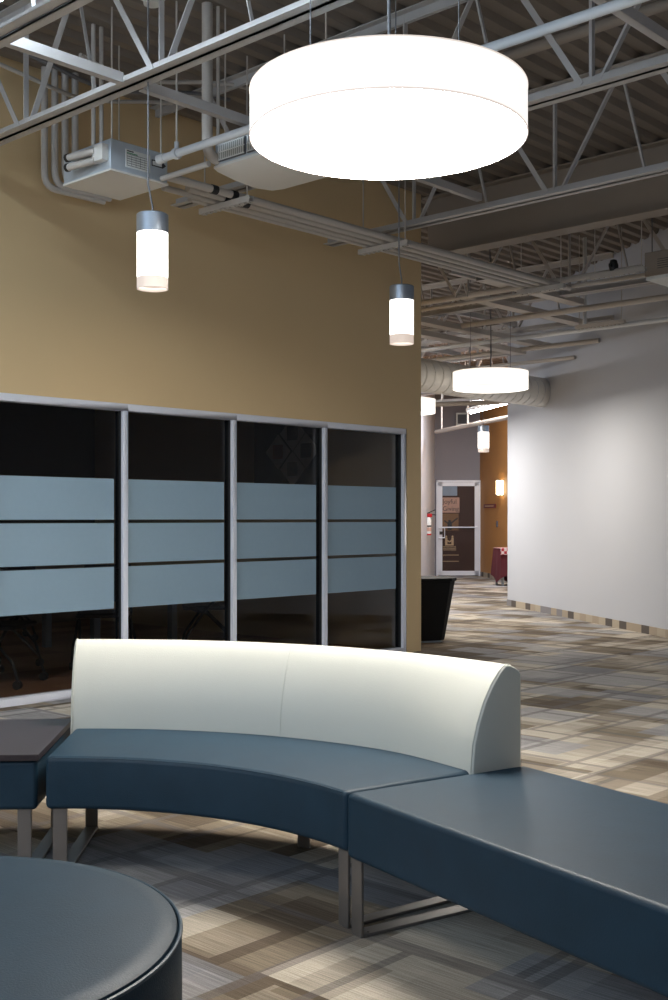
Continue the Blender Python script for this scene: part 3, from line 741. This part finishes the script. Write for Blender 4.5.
# back panel & banner seen behind the door glass
MB().box(.06, dw-.06, -.0045, -.0005, .1, dh-.1).build('dark_backing', 'poster', door)
pn = thing('banner', 'tall banner with writing and a raised-arms figure behind the far glass door', 'banner', fr0+ux*.14, YAW)
MB().box(0, .52, -.0075, -.0045, .12, 2.02).build('banner_cloth', 'poster', pn)
MB().box(0, .33, -.0082, -.0075, 1.80, 2.02).build('banner_sky', 'poster_sky', pn)
MB().box(0, .38, -.0082, -.0075, 1.42, 1.76).build('banner_field', 'poster_pink', pn)
MB().box(.0, .36, -.0082, -.0075, 1.02, 1.40).build('banner_lower_field', 'tan_dim', pn)
# figure with raised arms
mb = MB(); S = -.0086
def quad(a, b, w):
    a = Vector((a[0], S, a[1])); b = Vector((b[0], S, b[1])); d = (b-a).normalized(); n_ = Vector((-d.z, 0, d.x))*w/2
    mb.add([a-n_, b-n_, b+n_, a+n_], [(0, 1, 2, 3)])
quad((.16, 1.03), (.16, 1.18), .10); quad((.16, 1.16), (.04, 1.24), .03); quad((.16, 1.16), (.34, 1.30), .03)
mb.add([(.16+.035*math.cos(a), S, 1.22+.04*math.sin(a)) for a in (2*PI*k/12 for k in range(12))], [tuple(range(12))]); mb.build('figure_print', 'ink', pn)
# emblem: two posts with round heads and a cup between
mb = MB()
quad((.085, .70), (.085, .86), .05); quad((.225, .70), (.225, .86), .05); quad((.06, .70), (.25, .70), .03); quad((.10, .80), (.155, .765), .03); quad((.155, .765), (.21, .80), .03)
for cx_ in (.085, .225): mb.add([(cx_+.022*math.cos(a), S, .885+.022*math.sin(a)) for a in (2*PI*k/10 for k in range(10))], [tuple(range(10))])
mb.build('emblem', 'tan', pn)
mb = MB()
for zz, xa, xb in ((.655, .02, .30), (.62, .02, .30), (.585, .02, .30), (.47, .01, .37), (.33, .01, .36)):
    x = xa
    while x < xb: quad((x, zz), (x+.016, zz), .018); x += .024
mb.build('small_print', 'tan', pn)
def text(body, size, loc, m, parent, name='lettering'):
    cu = bpy.data.curves.new(name, 'FONT'); cu.body = body; cu.size = size; cu.extrude = .0006
    ob = bpy.data.objects.new('tmp', cu); COL.objects.link(ob)
    dg = bpy.context.evaluated_depsgraph_get(); me = bpy.data.meshes.new_from_object(ob.evaluated_get(dg))
    bpy.data.objects.remove(ob); me.materials.clear(); me.materials.append(M[m])
    o = bpy.data.objects.new(name, me); COL.objects.link(o); o.parent = parent; o.location = loc; o.rotation_euler = (PI/2, 0, 0); return o
text('Joyful', .145, (.0, -.0095, 1.62), 'ink', pn)
text('Giving', .145, (.0, -.0095, 1.46), 'ink', pn)
# small framed window / grille high on the grey wall
g0 = W(PX(456, 25.7), 25.7, 0)
t = thing('wall_louvre', 'white framed square louvre high on the far grey wall', 'vent', (g0.x, g0.y, 3.37), YAW)
mb = MB(); mb.box(0, .29, -.03, .0, 0, .035); mb.box(0, .29, -.03, 0, .245, .28); mb.box(0, .035, -.03, 0, .035, .245); mb.box(.255, .29, -.03, 0, .035, .245); mb.build('frame', 'label_white', t)
mb = MB(); mb.box(.035, .255, -.008, 0, .035, .245)
for i in range(5): mb.box(.035, .255, -.02, -.008, .05+.04*i, .06+.04*i)
mb.build('slats', 'grille_dark', t)
# fixtures on the ochre wall
oa = math.atan2(dO.y, dO.x)
def onO(px):
    # point on the ochre wall seen at image column px
    c_ = (px-334)/F; dx, dy = FW[0]+c_*RT[0], FW[1]+c_*RT[1]
    # solve C + t*(dx,dy) = pG1 + s*dO
    det = dx*(-dO.y)-dy*(-dO.x); bx_, by_ = pG1.x-CX, pG1.y-CY
    tt = (bx_*(-dO.y)-by_*(-dO.x))/det; return Vector((CX+tt*dx, CY+tt*dy, 0)), tt
def zat(py, t_): return 1.3+(518-py)/F*t_
p, tt = onO(502); 
t = thing('wall_sconce', 'glowing curved wall light on the ochre wall', 'wall lamp', (p.x, p.y, zat(495.5, tt)), oa)
hh = zat(480, tt)-zat(495.5, tt)
n = 12; mb = MB(); vs = []
for z in (.02, hh-.02):
    vs += [(-.13+.26*k/n, -.11*math.sin(PI*k/n)-.012, z) for k in range(n+1)]
mb.add(vs, [(k, k+1, n+2+k, n+1+k) for k in range(n)], True); mb.build('shade', 'sconce', t)
MB().box(-.13, .13, -.012, -.001, 0, hh).build('back_plate', 'cap', t)
for z in (0.0, hh-.015): MB().box(-.03, .03, -.13, -.002, z, z+.015).build('clip', 'cap', t)
p, tt = onO(490); t = thing('wall_sign', 'small maroon sign plate on the ochre wall', 'sign', (p.x, p.y, zat(508, tt)), oa)
MB().box(-.50, .50, -.015, -.001, 0, .085).build('plate', 'maroon_sign', t)
mb = MB(); x = -.38
while x < .36: mb.box(x, x+.05, -.017, -.015, .03, .055); x += .075
mb.build('sign_print', 'tan', t)
p, tt = onO(497.5); t = thing('wall_switch', 'small dark grey switch plate on the ochre wall', 'switch', (p.x, p.y, zat(527, tt)), oa)
MB().box(-.045, .045, -.02, -.001, 0, .13).build('plate', 'switch', t, bevel=.004, seg=1)
MB().box(-.012, .012, -.028, -.02, .045, .085).build('rocker', 'grille_dark', t)
# fire extinguisher on the corridor wall
def onL(px):
    c_ = (px-334)/F; dx, dy = FW[0]+c_*RT[0], FW[1]+c_*RT[1]; dd = pG0-pL2
    det = dx*(-dd.y)-dy*(-dd.x); bx_, by_ = pL2.x-CX, pL2.y-CY
    tt = (bx_*(-dd.y)-by_*(-dd.x))/det; return Vector((CX+tt*dx, CY+tt*dy, 0)), tt
p, tt = onL(428); la = math.atan2((pG0-pL2).y, (pG0-pL2).x)
c_ = W(PX(428.5, tt-.22), tt-.22); zb_ = zat(535, tt)
t = thing('fire_extinguisher', 'fire extinguisher with black hose hanging on the white corridor wall', 'fire extinguisher', (c_.x, c_.y, zb_), YAW)
s = tt/F
MB().lathe([(.001, 0), (.05, 0), (.058, .02), (.058, .10), (.058, .32), (.04, .37), (.02, .39), (.001, .39)], 20).build('cylinder', 'label_white', t)
MB().lathe([(.0595, .0), (.0595, .03)], 20, capb=False, capt=False).build('red_base_band', 'red', t)
MB().lathe([(.0597, .17), (.0597, .20)], 20, capb=False, capt=False).build('strap', 'black_tape', t)
MB().lathe([(.0595, .08), (.0595, .16)], 20, capb=False, capt=False).build('body_label', 'poster_pink', t)
MB().box(-.03, .07, -.05, .03, .37, .44).build('valve_head', 'red', t, bevel=.005, seg=1)
mb = MB(); mb.bar((-.02, 0, .45), (.14, -.02, .52), .02); mb.bar((0, 0, .44), (.15, -.02, .41), .02); mb.build('lever', 'black_tape', t)
MB().tube([(-.02, 0, .45), (-.08, -.02, .46), (-.12, -.02, .38), (-.09, -.03, .25), (-.065, -.03, .16)], .012, 8).build('hose', 'black_tape', t)
MB().box(-.03, .03, .058, .16, .12, .3).build('bracket', 'grille_dark', t)
# draped table by the ochre wall
c = W(PX(508, 22.2), 22.2)
t = thing('draped_table', 'small table with maroon cloth at the end of the white wall', 'table', c, YAW+.2)
for sx in (-1, 1):
    for sy in (-1, 1): MB().box(sx*.17-.02, sx*.17+.02, sy*.17-.02, sy*.17+.02, 0, .68).build('leg', 'chair_metal', t)
MB().box(-.21, .21, -.21, .21, .68, .71).build('table_top', 'wenge', t)
mb = MB(); n = 48; vs = []
def sqr(a, r):
    m_ = max(abs(math.cos(a)), abs(math.sin(a))); return (r*math.cos(a)/m_, r*math.sin(a)/m_)
for z, q in ((.716, .215), (.66, .225), (.4, .235), (.13, .25)):
    for k in range(n):
        a = 2*PI*k/n; x, y = sqr(a, q+(.012*math.sin(6*a) if z < .6 else 0)); vs.append((x, y, z+(.07*math.sin(3*a+1) if z < .2 else 0)))
mb.add(vs, [(i*n+k, i*n+(k+1) % n, (i+1)*n+(k+1) % n, (i+1)*n+k) for i in range(3) for k in range(n)], True); mb.add(vs[:n], [tuple(range(n))])
mb.build('tablecloth', 'maroon', t)
MB().box(-.23, .23, -.235, .235, .718, .724).box(-.235, .235, -.245, -.238, .60, .722).build('plaid_runner', 'runner', t)['label'] = 'red and white checked runner'

# ================================================================ CONFERENCE ROOM FURNITURE (behind the glass)
def conf_chair(x, y, rz, label, first=[None]):
    if first[0] is None:
        t = thing('nesting_chair', label, 'chair', (0, 0, 0), 0, 'black chairs on castors behind the glass')
        for s in (-1, 1):
            MB().tube([(s*.25, .24, .07), (s*.245, .20, .20), (s*.22, .03, .44), (s*.22, -.15, .62)], .013, 8).build('leg', 'chair_black', t)
            MB().tube([(s*.25, -.24, .07), (s*.245, -.20, .20), (s*.22, .0, .40), (s*.22, .15, .45)], .013, 8).build('leg', 'chair_black', t)
            for yy in (-.24, .24):
                mb = MB(); pts = [(s*.25-.02, yy, .035), (s*.25+.02, yy, .035)]; mb.tube(pts, .034, 14); mb.tube([(s*.25, yy, .05), (s*.25, yy, .085)], .012, 8)
                mb.build('castor', 'chair_black', t)
            MB().bar((s*.25, -.05, .66), (s*.25, .16, .66), .05, .025).build('armrest', 'chair_black', t)
        MB().box(-.22, .22, -.2, .23, .44, .48).build('seat', 'chair_black', t, bevel=.015)
        MB().box(-.21, .21, -.235, -.20, .55, .88).build('backrest', 'chair_black', t, bevel=.015)
        first[0] = t
    else:
        s_ = first[0]; t = s_.copy(); COL.objects.link(t)
        for ch in list(s_.children):
            q = ch.copy(); COL.objects.link(q); q.parent = t
        t['label'] = label
    t.location = (x, y, .006); t.rotation_euler = (0, 0, rz); return t
def inroom(px, d): v = W(PX(px, d), d); return v.x, v.y
for x, y, rz, l in ((-3.81, .95, .6, 'black castor chair behind the glass, cut by the left edge'), (-3.30, 1.85, .3, 'black castor chair second from the left behind the glass'),
                     (-2.62, 1.25, 2.4, 'black castor chair just left of the first post, behind glass'), (-1.45, 1.25, .9, 'black castor chair behind the second glass bay'), (-2.0, 3.85, 1.2, 'rearmost black castor chair deep in the dark room')):
    conf_chair(x, y, rz, l)
x0, y0 = inroom(95, 11.2); x1, y1 = inroom(173, 10.9)
t = thing('conference_table', 'dark meeting table with grey posts in the unlit room', 'table', (0, 0, .006))
MB().box(-2.2, -1.1, 2.02, 3.0, .72, .75).build('table_top', 'wenge', t, bevel=.004, seg=1)
for (x, y) in ((-2.12, 2.1), (-1.18, 2.1), (-2.12, 2.92), (-1.18, 2.92)):
    MB().box(x-.035, x+.035, y-.035, y+.035, 0, .72).build('leg', 'chair_metal', t)
# diamond quilt picture on the room wall
t = thing('quilt_hanging', 'dim wall hanging of diamond squares in the unlit room', 'wall hanging', W(0, 0))
# place where columns 262-316 meet the back wall Y=5.2
def onB(px):
    c_ = (px-334)/F; dy = FW[1]+c_*RT[1]; dx = FW[0]+c_*RT[0]; tt = (5.16-CY)/dy; return CX+tt*dx, tt
t.location = (.076, 1.70, 2.03); t.rotation_euler = (0, 0, -PI/2)
MB().box(-.50, .50, -.03, 0, -.42, .36).build('backing', 'dark_art', t)
q = .19
for i, (cx_, cz_, mm) in enumerate(((-.12, -.02, 'quilt_red'), (.10, .17, 'dark_art'), (.10, -.21, 'dark_art'), (.30, -.02, 'dark_art'))):
    d_ = MB().add([(cx_+q, -.035, cz_), (cx_, -.035, cz_+q), (cx_-q, -.035, cz_), (cx_, -.035, cz_-q)], [(0, 1, 2, 3)]).build('diamond_patch', 'quilt', t)
    MB().box(cx_-.075, cx_+.075, -.042, -.036, cz_-.075, cz_+.075).build('square_patch', mm, d_)

# ================================================================ LIGHT
def area(name, loc, rot, sx, sy, power, col):
    l = bpy.data.lights.new(name, 'AREA'); l.shape = 'RECTANGLE'; l.size = sx; l.size_y = sy; l.energy = power; l.color = col
    o = bpy.data.objects.new(name, l); COL.objects.link(o); o.location = loc; o.rotation_euler = rot; return o
area('window_daylight', (-11.75, -4.05, 3.1), (0, -PI/2, 0), 2.2, 6.7, 200, (.62, .80, 1))
def point(name, loc, power, col, r=.1):
    l = bpy.data.lights.new(name, 'POINT'); l.energy = power; l.color = col; l.shadow_soft_size = r
    o = bpy.data.objects.new(name, l); COL.objects.link(o); o.location = loc; return o
area('corridor_lamp_a', (c2.x, c2.y, 2.78), (0, 0, 0), .8, .8, 60, (1, .92, .8))
area('corridor_fill', (9.0, 5.2, 4.0), (0, 0, 0), .8, .8, 170, (.95, .96, 1))  # bare fill light added behind the duct to lift the corridor end
area('corridor_lamp_b', (c3.x, c3.y, 2.80), (0, 0, 0), .8, .8, 120, (1, .94, .86))
w = bpy.data.worlds.new('world'); SC.world = w; w.use_nodes = True
w.node_tree.nodes['Background'].inputs[0].default_value = (.62, .78, 1, 1); w.node_tree.nodes['Background'].inputs[1].default_value = .8

# ================================================================ CAMERA
cd = bpy.data.cameras.new('camera'); cam = bpy.data.objects.new('camera', cd); COL.objects.link(cam)
cam.location = (CX, CY, H); cam.rotation_euler = (PI/2, 0, YAW)
cd.sensor_fit = 'VERTICAL'; cd.sensor_height = 24; cd.sensor_width = 24*.668; cd.lens = F/1000*24; cd.shift_y = .018; cd.clip_start = .05
SC.camera = cam
vs = SC.view_settings; vs.view_transform = 'Standard'; vs.look = 'None'; vs.gamma = 1; vs.use_curve_mapping = False; vs.exposure = 0
